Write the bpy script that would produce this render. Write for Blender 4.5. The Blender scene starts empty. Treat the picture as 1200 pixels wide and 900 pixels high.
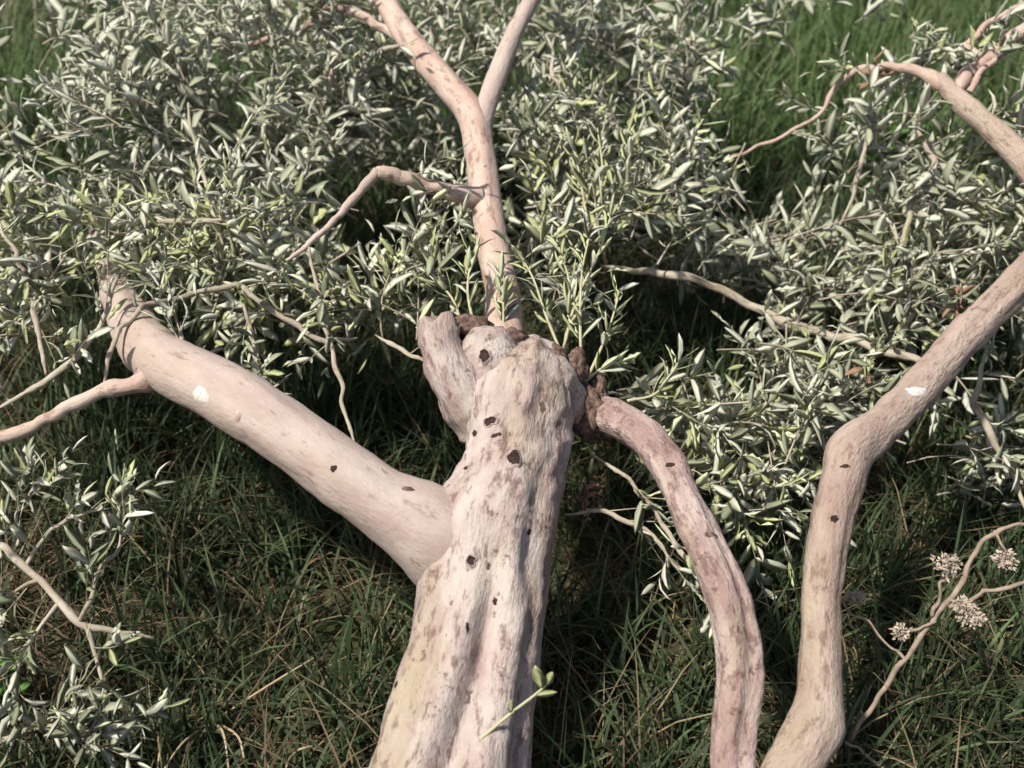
import bpy, math, random
import numpy as np
from mathutils import Vector, Matrix, noise
from mathutils.bvhtree import BVHTree

R = math.radians
random.seed(7)
rng = np.random.default_rng(11)

# ------------------------------------------------------------------ camera, sky, sun
scene = bpy.context.scene
CAM_H, PITCH, HFOV = 1.5, 35.0, 45.0
cam_d = bpy.data.cameras.new('camera')
cam_d.sensor_fit = 'HORIZONTAL'
cam_d.angle = R(HFOV)
cam_d.clip_start, cam_d.clip_end = 0.05, 400
cam = bpy.data.objects.new('camera', cam_d)
scene.collection.objects.link(cam)
cam.location = (0, 0, CAM_H)
cam.rotation_euler = (R(90 - PITCH), 0, 0)
scene.camera = cam
cam_d.dof.use_dof = True
cam_d.dof.focus_distance = 1.85
cam_d.dof.aperture_fstop = 3.6

SUN_EL, SUN_AZ = 60.0, -118.0       # azimuth from the view direction, minus = left
world = bpy.data.worlds.new('World')
scene.world = world
world.use_nodes = True
nt = world.node_tree
bg = nt.nodes['Background']
sky = nt.nodes.new('ShaderNodeTexSky')
sky.sky_type = 'NISHITA'
sky.sun_disc = False
sky.sun_elevation = R(SUN_EL)
sky.sun_rotation = R(SUN_AZ)
sky.dust_density = 3.0
nt.links.new(sky.outputs[0], bg.inputs[0])
bg.inputs[1].default_value = 0.075
sun_d = bpy.data.lights.new('sun', 'SUN')
sun_d.energy = 4.3
sun_d.angle = R(3.0)
sun_d.color = (1.0, 0.945, 0.85)
sun = bpy.data.objects.new('sun', sun_d)
scene.collection.objects.link(sun)
sdir = Vector((math.sin(R(SUN_AZ)) * math.cos(R(SUN_EL)),
               math.cos(R(SUN_AZ)) * math.cos(R(SUN_EL)), math.sin(R(SUN_EL))))
sun.rotation_euler = sdir.to_track_quat('Z', 'Y').to_euler()
sun.location = sdir * 20
vs = scene.view_settings
vs.view_transform = 'Standard'
vs.look = 'None'
vs.exposure = 0.48
vs.gamma = 1.0

# ------------------------------------------------------------------ helpers
COL = scene.collection
F = 600 / math.tan(R(HFOV / 2))                      # focal length in photo pixels
_f = Vector((0, math.cos(R(PITCH)), -math.sin(R(PITCH))))
_u = Vector((0, math.sin(R(PITCH)), math.cos(R(PITCH))))
_c = Vector((0, 0, CAM_H))

def P(px, py, d):
    """photo pixel + depth along the view axis -> world point"""
    return _c + _f * d + Vector((1, 0, 0)) * ((px - 600) / F * d) + _u * ((450 - py) / F * d)

def G(px, py, z=0.0):
    """photo pixel -> point on the ground"""
    r = _f + Vector((1, 0, 0)) * ((px - 600) / F) + _u * ((450 - py) / F)
    return _c + r * ((z - CAM_H) / r.z)

def depth_of(p):
    return (Vector(p) - _c).dot(_f)

def pix(p):
    v = Vector(p) - _c
    d = v.dot(_f)
    return 600 + v.x / d * F, 450 - v.dot(_u) / d * F, d

def tag(o, label=None, cat=None, group=None, kind=None):
    if label: o['label'] = label
    if cat: o['category'] = cat
    if group: o['group'] = group
    if kind: o['kind'] = kind
    return o

def empty(name, loc):
    o = bpy.data.objects.new(name, None)
    o.empty_display_size = 0.1
    COL.objects.link(o)
    o.location = loc
    return o

def link(name, me, mat, parent=None):
    if mat is not None and len(me.materials) == 0:
        me.materials.append(mat)
    o = bpy.data.objects.new(name, me)
    COL.objects.link(o)
    if parent is not None:
        o.parent = parent
        o.matrix_parent_inverse = Matrix.Translation(-parent.location) if parent.type == 'EMPTY' else Matrix.Identity(4)
    return o

def catmull(pts, n):
    """resample control rows (any dimension) to n rows by arc length"""
    a = np.array(pts, float)
    if len(a) == 2:
        t = np.linspace(0, 1, n)[:, None]
        return a[0] * (1 - t) + a[1] * t
    e = np.vstack([2 * a[0] - a[1], a, 2 * a[-1] - a[-2]])
    out = []
    for i in range(len(a) - 1):
        p0, p1, p2, p3 = e[i], e[i + 1], e[i + 2], e[i + 3]
        for t in np.linspace(0, 1, 24, endpoint=False):
            out.append(.5 * (2 * p1 + (p2 - p0) * t + (2 * p0 - 5 * p1 + 4 * p2 - p3) * t ** 2
                             + (3 * p1 - p0 - 3 * p2 + p3) * t ** 3))
    out.append(a[-1])
    out = np.array(out)
    s = np.r_[0, np.cumsum(np.linalg.norm(np.diff(out[:, :3], axis=0), axis=1))]
    si = np.linspace(0, s[-1], n)
    return np.stack([np.interp(si, s, out[:, k]) for k in range(a.shape[1])], 1)

def frames(c):
    """parallel transport frames along a centre line, first axis starts towards (0,-.8,.6)"""
    T = np.gradient(c, axis=0)
    T /= np.linalg.norm(T, axis=1)[:, None] + 1e-12
    ref = np.array([0.05, -.8, .6])
    x = ref - T[0] * ref.dot(T[0])
    if np.linalg.norm(x) < .15:
        ref = np.array([1., 0, 0]); x = ref - T[0] * ref.dot(T[0])
    x /= np.linalg.norm(x)
    X = []
    for t in T:
        x = x - t * x.dot(t)
        x /= np.linalg.norm(x)
        X.append(x)
    X = np.array(X)
    return T, X, np.cross(T, X)

def tube_data(ctrl, n, segs, lump=0.0, freq=14.0, seed=0.0, head=0.0, boss=(), jag=0.0, groove=None, ribs=0.0, cap=True, ring_detail=0.0):
    """ctrl rows x,y,z,r -> verts, faces, bark coordinates"""
    a = catmull(ctrl, n)
    c, r = a[:, :3], np.maximum(a[:, 3], 1e-4)
    T, X, Y = frames(c)
    s = np.r_[0, np.cumsum(np.linalg.norm(np.diff(c, axis=0), axis=1))]
    V, B = [], []
    for i in range(n):
        tt = i / (n - 1)
        for k in range(segs):
            ph = 2 * math.pi * k / segs
            cx, sx = math.cos(ph), math.sin(ph)
            nv = X[i] * cx + Y[i] * sx
            rr = r[i]
            if head and tt > .70:
                q = Vector(c[i] + nv * rr) * 34
                e = head * min(1, (tt - .70) / .1)
                rr += e * (noise.noise(q) + .7 * noise.noise(q * 2.1)) - e * .9 * (1 - abs(noise.noise(q * 1.3 + Vector((5, 5, 5)))) * 2.5) * .5
            if lump:
                p = c[i] + nv * rr
                q = Vector(p) * freq + Vector((seed, seed * 1.7, 0))
                rr += lump * noise.noise(q) + lump * .5 * noise.noise(q * 2.3) + lump * .28 * noise.noise(q * 5.1)
            if ribs:
                q = Vector((cx * 1.6, sx * 1.6, s[i] * 2.2 + seed))
                rr += ribs * noise.noise(q) + ribs * .5 * noise.noise(q * 2.4)
            if ring_detail:
                rr += ring_detail * noise.noise(Vector((seed, cx * .5 + s[i] * 60, sx * .5)))
            if groove:
                for (g_ph, g_w, g_d, t0, t1) in groove:
                    dphi = (ph - g_ph + math.pi) % (2 * math.pi) - math.pi
                    wob = .25 * math.sin(tt * 9 + g_ph)
                    e = math.exp(-((dphi + wob) / g_w) ** 2)
                    m = min(1, max(0, (tt - t0) / .12)) * min(1, max(0, (t1 - tt) / .12))
                    rr -= g_d * e * m
            pt = c[i] + nv * rr
            if jag and tt > .8: pt = pt + T[i] * jag * (tt - .8) * 5 * (noise.noise(Vector((cx * 1.4, sx * 1.4, seed))) + .7 * noise.noise(Vector((cx * 4, sx * 4, seed))))
            for (bp_, bd_, br_, bh_) in boss:
                w_ = np.linalg.norm(pt - bp_ - bd_ * max(0, (pt - bp_).dot(bd_))) / br_
                if w_ < 2.2 and nv.dot(bd_) > -.2: pt = pt + bd_ * bh_ * math.exp(-w_ * w_ * 1.3)
            V.append(pt)
            B.append((cx * r[i], sx * r[i], s[i] + seed * 3))
    Fc = []
    for i in range(n - 1):
        for k in range(segs):
            k2 = (k + 1) % segs
            Fc.append((i * segs + k, i * segs + k2, (i + 1) * segs + k2, (i + 1) * segs + k))
    if cap:
        m = len(V)
        V.append(c[0]); B.append((0, 0, s[0])); V.append(c[-1] + T[-1] * r[-1] * .25); B.append((0, 0, s[-1]))
        for k in range(segs):
            k2 = (k + 1) % segs
            Fc.append((m, k2, k))
            o = (n - 1) * segs
            Fc.append((m + 1, o + k, o + k2))
    return V, Fc, B

def mesh_from(name, V, Fc, B=None, smooth=True):
    me = bpy.data.meshes.new(name)
    me.from_pydata([tuple(v) for v in V], [], Fc)
    if B is not None:
        at = me.attributes.new('bark_co', 'FLOAT_VECTOR', 'POINT')
        at.data.foreach_set('vector', np.array(B, np.float32).ravel())
    if smooth:
        me.polygons.foreach_set('use_smooth', np.ones(len(me.polygons), bool))
    me.update()
    return me

def tube(name, ctrl, mat, parent, n=40, segs=20, **kw):
    V, Fc, B = tube_data(ctrl, n, segs, **kw)
    return link(name, mesh_from(name, V, Fc, B), mat, parent)

def kinky(c, amt=.07, seed=0):
    """extra control points pushed off the line, so a twig is never a smooth wire"""
    rr = random.Random(seed)
    out = [c[0]]
    for a, b in zip(c[:-1], c[1:]):
        L = math.dist(a[:3], b[:3])
        for t in (.35, .7):
            out.append(tuple(a[k] * (1 - t) + b[k] * t + (rr.gauss(0, amt) * L if k < 3 else a[3] * rr.uniform(-.12, .2)) for k in range(4)))
        out.append(b)
    return out

def pc(rows):
    """rows (px, py, depth, width in photo pixels) -> x,y,z,r"""
    out = []
    for px, py, d, w in rows:
        p = P(px, py, d)
        out.append((p.x, p.y, p.z, w / 2 * d / F))
    return out

# ------------------------------------------------------------------ materials
def new_mat(name):
    m = bpy.data.materials.new(name)
    m.use_nodes = True
    n = m.node_tree
    b = n.nodes['Principled BSDF']
    return m, n, b

def N(n, t, **kw):
    x = n.nodes.new(t)
    for k, v in kw.items():
        if k in x.inputs: x.inputs[k].default_value = v
        else: setattr(x, k, v)
    return x

def ramp(n, fac, stops):
    r = n.nodes.new('ShaderNodeValToRGB')
    el = r.color_ramp.elements
    while len(el) < len(stops): el.new(.5)
    for e, (p, c) in zip(el, stops):
        e.position = p
        e.color = (*c, 1) if len(c) == 3 else c
    n.links.new(fac, r.inputs[0])
    return r.outputs[0]

def mix(n, fac, a, b):
    m = n.nodes.new('ShaderNodeMix')
    m.data_type = 'RGBA'
    for s, v in ((m.inputs[0], fac), (m.inputs[6], a), (m.inputs[7], b)):
        if hasattr(v, 'links'): n.links.new(v, s)
        elif isinstance(v, (int, float)): s.default_value = v
        else: s.default_value = (*v, 1)
    return m.outputs[2]

def bark_material(name, base, pale, dark, tint, bump=.5, speck=.62, flake=.47):
    m, n, b = new_mat(name)
    at = N(n, 'ShaderNodeAttribute', attribute_name='bark_co')
    mp = N(n, 'ShaderNodeMapping'); mp.inputs['Scale'].default_value = (1, 1, .38)
    n.links.new(at.outputs['Vector'], mp.inputs[0])
    def nz(scale, detail=5, rough=.6, vec=None):
        t = N(n, 'ShaderNodeTexNoise', Scale=scale, Detail=detail, Roughness=rough)
        n.links.new(vec or mp.outputs[0], t.inputs['Vector'])
        return t.outputs['Fac']
    c = mix(n, ramp(n, nz(22), [(.38, (0, 0, 0)), (.62, (1, 1, 1))]), base, pale)
    c = mix(n, ramp(n, nz(9, 3), [(.5, (0, 0, 0)), (.72, (.8, .8, .8))]), c, tint)
    c = mix(n, ramp(n, nz(70, 4, .7), [(flake - .11, (.75, .75, .75)), (flake, (0, 0, 0))]), c, dark)
    c = mix(n, ramp(n, nz(38, 6, .7, at.outputs['Vector']), [(speck, (0, 0, 0)), (speck + .07, (.9, .9, .9))]), c, dark)
    c = mix(n, ramp(n, nz(140, 3, .7, at.outputs['Vector']), [(.58, (0, 0, 0)), (.70, (.6, .6, .6))]), c, pale)
    n.links.new(c, b.inputs['Base Color'])
    b.inputs['Roughness'].default_value = .82
    b.inputs['Specular IOR Level'].default_value = .25
    h = N(n, 'ShaderNodeMath', operation='ADD')
    n.links.new(nz(60, 8, .7), h.inputs[0]); n.links.new(nz(220, 4, .6), h.inputs[1])
    bp = N(n, 'ShaderNodeBump', Strength=bump, Distance=.006)
    n.links.new(h.outputs[0], bp.inputs['Height'])
    n.links.new(bp.outputs[0], b.inputs['Normal'])
    return m

M_TRUNK = bark_material('pale_olive_bark', (.325, .24, .222), (.475, .41, .372), (.14, .085, .07), (.36, .30, .20), .6, .58, .48)
M_LIMB = bark_material('smooth_limb_bark', (.385, .298, .26), (.47, .39, .345), (.23, .155, .125), (.36, .28, .22), .35, .66, .42)
M_TAN = bark_material('tan_limb_bark', (.315, .23, .19), (.42, .335, .28), (.17, .11, .085), (.32, .26, .17), .75, .60, .46)
M_PINK = bark_material('pinkish_limb_bark', (.31, .21, .19), (.49, .40, .355), (.15, .085, .075), (.35, .275, .20), .75, .57, .49)
M_UPPER = bark_material('reddish_branch_bark', (.40, .275, .225), (.50, .40, .34), (.22, .13, .10), (.42, .33, .24), .3, .64)
M_TWIG = bark_material('grey_twig_bark', (.30, .245, .19), (.44, .40, .32), (.16, .11, .08), (.30, .29, .17), .3, .64)
M_SPROUT = bark_material('young_shoot_bark', (.42, .40, .24), (.50, .48, .33), (.28, .22, .12), (.45, .36, .25), .15, .7)

def plain(name, col, rough=.8, var=.3, scale=60):
    m, n, b = new_mat(name)
    g = N(n, 'ShaderNodeNewGeometry')
    t = N(n, 'ShaderNodeTexNoise', Scale=scale, Detail=4)
    n.links.new(g.outputs['Position'], t.inputs['Vector'])
    lo = tuple(v * (1 - var) for v in col); hi = tuple(min(1, v * (1 + var)) for v in col)
    n.links.new(ramp(n, t.outputs['Fac'], [(.3, lo), (.7, hi)]), b.inputs['Base Color'])
    b.inputs['Roughness'].default_value = rough
    b.inputs['Specular IOR Level'].default_value = .2
    return m

M_KNOT = plain('dark_knot', (.035, .02, .017), .9, .5, 200)
M_WOUND = plain('torn_wood', (.135, .088, .07), .95, .65, 160)
M_CUT = plain('weathered_cut_wood', (.48, .36, .30), .9, .35, 80)
M_SCAR = plain('pale_scar', (.56, .51, .47), .85, .22, 220)
M_SEED = plain('dry_seed_head', (.40, .33, .265), .95, .4, 120)
M_WEED = plain('dry_weed_stem', (.27, .21, .16), .9, .3, 60)
M_BROWN = plain('withered_brown_leaf', (.24, .15, .10), .85, .4, 50)

def blade_material(name, attr, trans, rough, spec):
    m, n, b = new_mat(name)
    at = N(n, 'ShaderNodeAttribute', attribute_name=attr)
    n.links.new(at.outputs['Color'], b.inputs['Base Color'])
    b.inputs['Roughness'].default_value = rough
    b.inputs['Specular IOR Level'].default_value = spec
    tr = N(n, 'ShaderNodeBsdfTranslucent')
    n.links.new(at.outputs['Color'], tr.inputs[0])
    mx = N(n, 'ShaderNodeMixShader'); mx.inputs[0].default_value = trans
    n.links.new(b.outputs[0], mx.inputs[1]); n.links.new(tr.outputs[0], mx.inputs[2])
    n.links.new(mx.outputs[0], n.nodes['Material Output'].inputs[0])
    return m

M_LEAF = blade_material('olive_leaf', 'leaf_col', .18, .5, .45)
M_GRASS = blade_material('grass_blade', 'leaf_col', .3, .6, .25)

# ------------------------------------------------------------------ ground
def ground_h(x, y):
    if abs(x) > 12 or y > 14 or y < -6: return 0.0
    return .035 * noise.noise(Vector((x * .9, y * .9, 3.1))) + .012 * noise.noise(Vector((x * 4, y * 4, 8.2)))

def make_ground():
    near = np.linspace(-6, 6, 121)
    xs = np.r_[-200, -80, -30, -12, near, 12, 30, 80, 200]
    ys = np.r_[-200, -60, -15, np.linspace(-3, 10, 131), 15, 30, 60, 120, 300]
    V = [(x, y, ground_h(x, y)) for y in ys for x in xs]
    w = len(xs)
    Fc = [(j * w + i, j * w + i + 1, (j + 1) * w + i + 1, (j + 1) * w + i) for j in range(len(ys) - 1) for i in range(w - 1)]
    m, n, b = new_mat('earth_and_thatch')
    g = N(n, 'ShaderNodeNewGeometry')
    def nz(s, d=6):
        t = N(n, 'ShaderNodeTexNoise', Scale=s, Detail=d, Roughness=.65)
        n.links.new(g.outputs['Position'], t.inputs['Vector']); return t.outputs['Fac']
    c = mix(n, ramp(n, nz(1.6), [(.4, (0, 0, 0)), (.6, (1, 1, 1))]), (.045, .06, .022), (.075, .058, .038))
    c = mix(n, ramp(n, nz(40), [(.45, (0, 0, 0)), (.7, (.7, .7, .7))]), c, (.12, .10, .06))
    n.links.new(c, b.inputs['Base Color'])
    b.inputs['Roughness'].default_value = .95
    b.inputs['Specular IOR Level'].default_value = .1
    bp = N(n, 'ShaderNodeBump', Strength=.8, Distance=.03)
    n.links.new(nz(30, 8), bp.inputs['Height']); n.links.new(bp.outputs[0], b.inputs['Normal'])
    o = link('ground', mesh_from('ground', V, Fc), m)
    tag(o, kind='structure')
make_ground()

# ------------------------------------------------------------------ grass
def blades(name, x, y, length, width, lean, cols, stations=5, droop=1.0, azim=None, z0=None):
    n = len(x)
    az = rng.uniform(0, 2 * np.pi, n) if azim is None else azim
    z = np.array([ground_h(a, b) for a, b in zip(x, y)]) - .01 if z0 is None else z0
    t = np.linspace(0, 1, stations)
    d = np.stack([np.cos(az), np.sin(az)], 1)
    face = az + np.pi / 2 + rng.uniform(-.7, .7, n)
    side = np.stack([np.cos(face), np.sin(face), np.zeros(n)], 1)
    # arc: angle from vertical grows along the blade
    ang0 = lean * .35
    k = lean * droop
    pos = np.zeros((n, stations, 3))
    pos[:, 0, 0], pos[:, 0, 1], pos[:, 0, 2] = x, y, z
    for i in range(1, stations):
        a = ang0 + k * ((i - .5) / (stations - 1)) ** 1.3
        st = length / (stations - 1)
        pos[:, i, 0] = pos[:, i - 1, 0] + np.sin(a) * d[:, 0] * st
        pos[:, i, 1] = pos[:, i - 1, 1] + np.sin(a) * d[:, 1] * st
        pos[:, i, 2] = pos[:, i - 1, 2] + np.cos(a) * st
    gz = np.maximum(pos[:, :, 2], z[:, None] + .006)
    pos[:, :, 2] = gz
    wprof = np.array([.75, 1, .95, .7, .06]) if stations == 5 else np.r_[np.linspace(.8, 1, stations - 1), .06]
    off = side[:, None, :] * (width[:, None] * wprof[None, :] / 2)[:, :, None]
    V = np.stack([pos - off, pos + off], 2).reshape(-1, 3)
    base = (np.arange(n) * stations * 2)[:, None]
    q = []
    for i in range(stations - 1):
        q.append(np.stack([2 * i, 2 * i + 1, 2 * i + 3, 2 * i + 2]))
    q = np.array(q)                                          # (s-1,4)
    Fc = (base[:, :, None] + q[None]).reshape(-1, 4)
    me = fast_mesh(name, V, Fc)
    ca = me.attributes.new('leaf_col', 'FLOAT_COLOR', 'POINT')
    cc = np.ones((n, stations * 2, 4), np.float32)
    cc[:, :, :3] = cols[:, None, :]
    ca.data.foreach_set('color', cc.ravel())
    return me

def fast_mesh(name, V, quads, smooth=True):
    me = bpy.data.meshes.new(name)
    me.vertices.add(len(V)); me.vertices.foreach_set('co', np.ascontiguousarray(V, np.float32).ravel())
    m = len(quads)
    me.loops.add(m * 4); me.loops.foreach_set('vertex_index', np.ascontiguousarray(quads, np.int32).ravel())
    me.polygons.add(m)
    me.polygons.foreach_set('loop_start', np.arange(0, m * 4, 4, dtype=np.int32))
    me.polygons.foreach_set('loop_total', np.full(m, 4, np.int32))
    if smooth: me.polygons.foreach_set('use_smooth', np.ones(m, bool))
    me.update(calc_edges=True)
    me.validate()
    return me

def col_mix(n, cols, jitter=.25):
    c = np.array(cols)[rng.integers(0, len(cols), n)]
    return c * rng.uniform(1 - jitter, 1 + jitter, (n, 1))

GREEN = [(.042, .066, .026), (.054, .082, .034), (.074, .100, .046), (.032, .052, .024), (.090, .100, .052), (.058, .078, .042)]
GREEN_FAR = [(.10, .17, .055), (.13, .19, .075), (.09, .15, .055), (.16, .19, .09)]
STRAW = [(.20, .16, .09), (.27, .22, .13), (.14, .10, .06), (.17, .12, .075)]

def clumped(n, x0, x1, y0, y1, cl):
    """root positions gathered in tufts"""
    k = max(1, n // cl)
    cx, cy = rng.uniform(x0, x1, k), rng.uniform(y0, y1, k)
    i = rng.integers(0, k, n)
    return cx[i] + rng.normal(0, .035, n), cy[i] + rng.normal(0, .035, n), i

def make_grass():
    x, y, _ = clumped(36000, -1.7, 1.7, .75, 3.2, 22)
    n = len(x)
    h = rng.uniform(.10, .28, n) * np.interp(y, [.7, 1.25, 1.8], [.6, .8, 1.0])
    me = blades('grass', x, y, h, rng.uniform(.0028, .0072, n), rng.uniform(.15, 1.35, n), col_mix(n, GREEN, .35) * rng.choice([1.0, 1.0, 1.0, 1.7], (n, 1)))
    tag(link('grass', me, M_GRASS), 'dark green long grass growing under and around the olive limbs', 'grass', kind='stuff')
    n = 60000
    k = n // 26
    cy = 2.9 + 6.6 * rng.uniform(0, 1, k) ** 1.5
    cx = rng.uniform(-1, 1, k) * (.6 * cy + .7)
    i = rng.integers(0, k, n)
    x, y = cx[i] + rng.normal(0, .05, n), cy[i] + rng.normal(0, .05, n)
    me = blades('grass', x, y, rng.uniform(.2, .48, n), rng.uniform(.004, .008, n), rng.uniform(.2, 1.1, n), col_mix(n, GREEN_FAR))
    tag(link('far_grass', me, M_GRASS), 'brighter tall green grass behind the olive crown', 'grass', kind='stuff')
    # fallen dry straw lying through the green
    n = 11000
    x, y = rng.uniform(-1.6, 1.6, n), rng.uniform(.8, 3.4, n)
    me = blades('straw', x, y, rng.uniform(.10, .30, n), rng.uniform(.0018, .0036, n), rng.uniform(.9, 2.6, n), col_mix(n, STRAW, .35))
    tag(link('dry_grass', me, M_GRASS), 'thin dry straw blades tangled in the dark green grass', 'dry grass', kind='stuff')
    n = 4200
    gp = G(8, 45)
    x, y = rng.normal(gp.x - .25, .28, n), rng.normal(gp.y, .5, n)
    me = blades('straw', x, y, rng.uniform(.2, .5, n), rng.uniform(.004, .007, n), rng.uniform(.2, 1.4, n), col_mix(n, [(.30, .24, .19), (.38, .31, .25), (.25, .19, .15)], .25))
    tag(link('far_dry_grass', me, M_GRASS), 'patch of faded brown grass standing beyond the bright green grass', 'dry grass', kind='stuff')
make_grass()

# ------------------------------------------------------------------ leaves
LEAF_ST = [(.0, .0), (.2, .62), (.48, 1.0), (.78, .66), (1.0, .0)]
def leaf_template(curl, fold, twist):
    """closed thin leaf, length 1 along +Y, half width .5 along X, upper side +Z"""
    V, top = [], []
    def z(t): return curl * (t - t * t * 1.6)
    V.append((0, 0, 0))
    for t, w in LEAF_ST[1:4]:
        tw = twist * t
        for sx, dz in ((-.5, fold), (0, .006), (.5, fold), (0, -.006)):
            xx = sx * w
            V.append((xx, t, z(t) + dz * (w * .28 if sx else 1) + xx * tw * .22))
    V.append((0, 1, z(1)))
    q = []
    ring = lambda i: [1 + 4 * i + k for k in range(4)]
    r0, r1, r2 = ring(0), ring(1), ring(2)
    for k in range(4):
        k2 = (k + 1) % 4
        q.append((0, 0, r0[k], r0[k2]))
        q.append((r0[k2], r0[k], r1[k], r1[k2]))
        q.append((r1[k2], r1[k], r2[k], r2[k2]))
        q.append((r2[k2], r2[k], 13, 13))
    up = [k < 2 for k in range(4) for _ in range(4)]
    return np.array(V), q, up

def leaf_tris(q):
    out, idx = [], []
    for i, f in enumerate(q):
        g = []
        for v in f:
            if v not in g: g.append(v)
        if len(g) == 4:
            out += [(g[0], g[1], g[2]), (g[0], g[2], g[3])]; idx += [i, i]
        else:
            out.append(tuple(g)); idx.append(i)
    return np.array(out), np.array(idx)

TOPC = [(.30, .325, .215), (.37, .39, .275), (.24, .265, .165), (.50, .51, .40), (.38, .40, .29), (.42, .45, .225)]
BOTC = [(.60, .61, .50), (.55, .56, .45), (.66, .66, .56), (.58, .60, .47), (.63, .63, .53), (.62, .65, .42)]
VARS = []
def make_variants():
    for i in range(24):
        V, q, up = leaf_template(rng.uniform(-.35, .5), rng.uniform(.02, .3), rng.uniform(-1.0, 1.0))
        T, idx = leaf_tris(q)
        c = i % len(TOPC)
        j = rng.uniform(.82, 1.2)
        tc, bc = np.array(TOPC[c]) * j, np.array(BOTC[c]) * rng.uniform(.88, 1.1)
        fc = np.array([tc if up[k] else bc for k in idx])
        me = bpy.data.meshes.new('leaf')
        me.from_pydata([tuple(v) for v in V], [], [tuple(int(a) for a in t) for t in T])
        ca = me.attributes.new('leaf_col', 'FLOAT_COLOR', 'CORNER')
        cc = np.ones((len(T), 3, 4), np.float32); cc[:, :, :3] = fc[:, None, :]
        ca.data.foreach_set('color', cc.ravel())
        me.polygons.foreach_set('use_smooth', np.ones(len(T), bool))
        me.materials.append(M_LEAF)
        me.update()
        VARS.append((V, T, cc, me))
make_variants()
NT = len(VARS[0][1])

def leaf_matrix(base, direction, normal, length, width):
    d = direction.normalized()
    x = d.cross(normal)
    if x.length < 1e-4: x = d.orthogonal()
    x.normalize()
    z = x.cross(d)
    return np.array([[x.x * width, d.x * length, z.x * length, base.x],
                     [x.y * width, d.y * length, z.y * length, base.y],
                     [x.z * width, d.z * length, z.z * length, base.z]])

def foliage_mesh(name, leaves):
    Vs, Ts, Cs = [], [], []
    for i, (k, M) in enumerate(leaves):
        V, T, cc, me = VARS[k]
        Vs.append(V @ M[:, :3].T + M[:, 3]); Ts.append(T + 14 * i); Cs.append(cc)
    V = np.concatenate(Vs); T = np.concatenate(Ts); C = np.concatenate(Cs)
    me = bpy.data.meshes.new(name)
    me.vertices.add(len(V)); me.vertices.foreach_set('co', V.astype(np.float32).ravel())
    m = len(T)
    me.loops.add(m * 3); me.loops.foreach_set('vertex_index', T.astype(np.int32).ravel())
    me.polygons.add(m)
    me.polygons.foreach_set('loop_start', np.arange(0, m * 3, 3, dtype=np.int32))
    me.polygons.foreach_set('loop_total', np.full(m, 3, np.int32))
    me.polygons.foreach_set('use_smooth', np.ones(m, bool))
    me.update(calc_edges=True)
    ca = me.attributes.new('leaf_col', 'FLOAT_COLOR', 'CORNER')
    ca.data.foreach_set('color', C.astype(np.float32).ravel())
    return me, V, T

def leaf_object(parent, leaf):
    k, M = leaf
    o = bpy.data.objects.new('leaf', VARS[k][3])
    COL.objects.link(o)
    o.parent = parent
    if parent.type == 'EMPTY': o.matrix_parent_inverse = Matrix.Translation(-parent.location)
    o.matrix_basis = Matrix([list(M[0]), list(M[1]), list(M[2]), [0, 0, 0, 1]])

def split_leaves(leaves, parent, keep, stuff_name, blockers=()):
    """the leaves that show largest become objects of their own, the rest one stuff part"""
    me, V, T = foliage_mesh(stuff_name, leaves)
    bvh = BVHTree.FromPolygons(V.tolist(), T.tolist())
    score = np.zeros(len(leaves))
    for i, (k, M) in enumerate(leaves):
        ctr = Vector(M[:, 1] * .5 + M[:, 3])
        px, py, d = pix(ctr)
        if not (5 < px < 1195 and 5 < py < 895): continue
        a = np.array(pix(M[:, 3])[:2]); b = np.array(pix(M[:, 3] + M[:, 1])[:2])
        xv = np.array(pix(M[:, 3] + M[:, 0])[:2]) - a
        e = b - a
        area = abs(e[0] * xv[1] - e[1] * xv[0])
        dirv = (ctr - _c); L = dirv.length; dirv.normalize()
        vis = 0
        for t in (.3, .5, .7):
            q = Vector(M[:, 1] * t + M[:, 3]); dv = q - _c; L = dv.length; dv.normalize()
            h = bvh.ray_cast(_c, dv, L + .02)
            ok = h[0] is None or h[2] // NT == i
            for b2 in blockers:
                hh = b2.ray_cast(_c, dv, L - .01)
                if hh[0] is not None: ok = False
            vis += ok
        score[i] = area * vis
    order = np.argsort(-score)
    pick = [i for i in order[:keep] if score[i] > 0]
    ps = set(int(i) for i in pick)
    for i in pick:
        leaf_object(parent, leaves[i])
    rest = [l for i, l in enumerate(leaves) if i not in ps]
    if rest:
        me2, _, _ = foliage_mesh(stuff_name, rest)
        tag(link(stuff_name, me2, M_LEAF, parent), kind='stuff')

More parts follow.
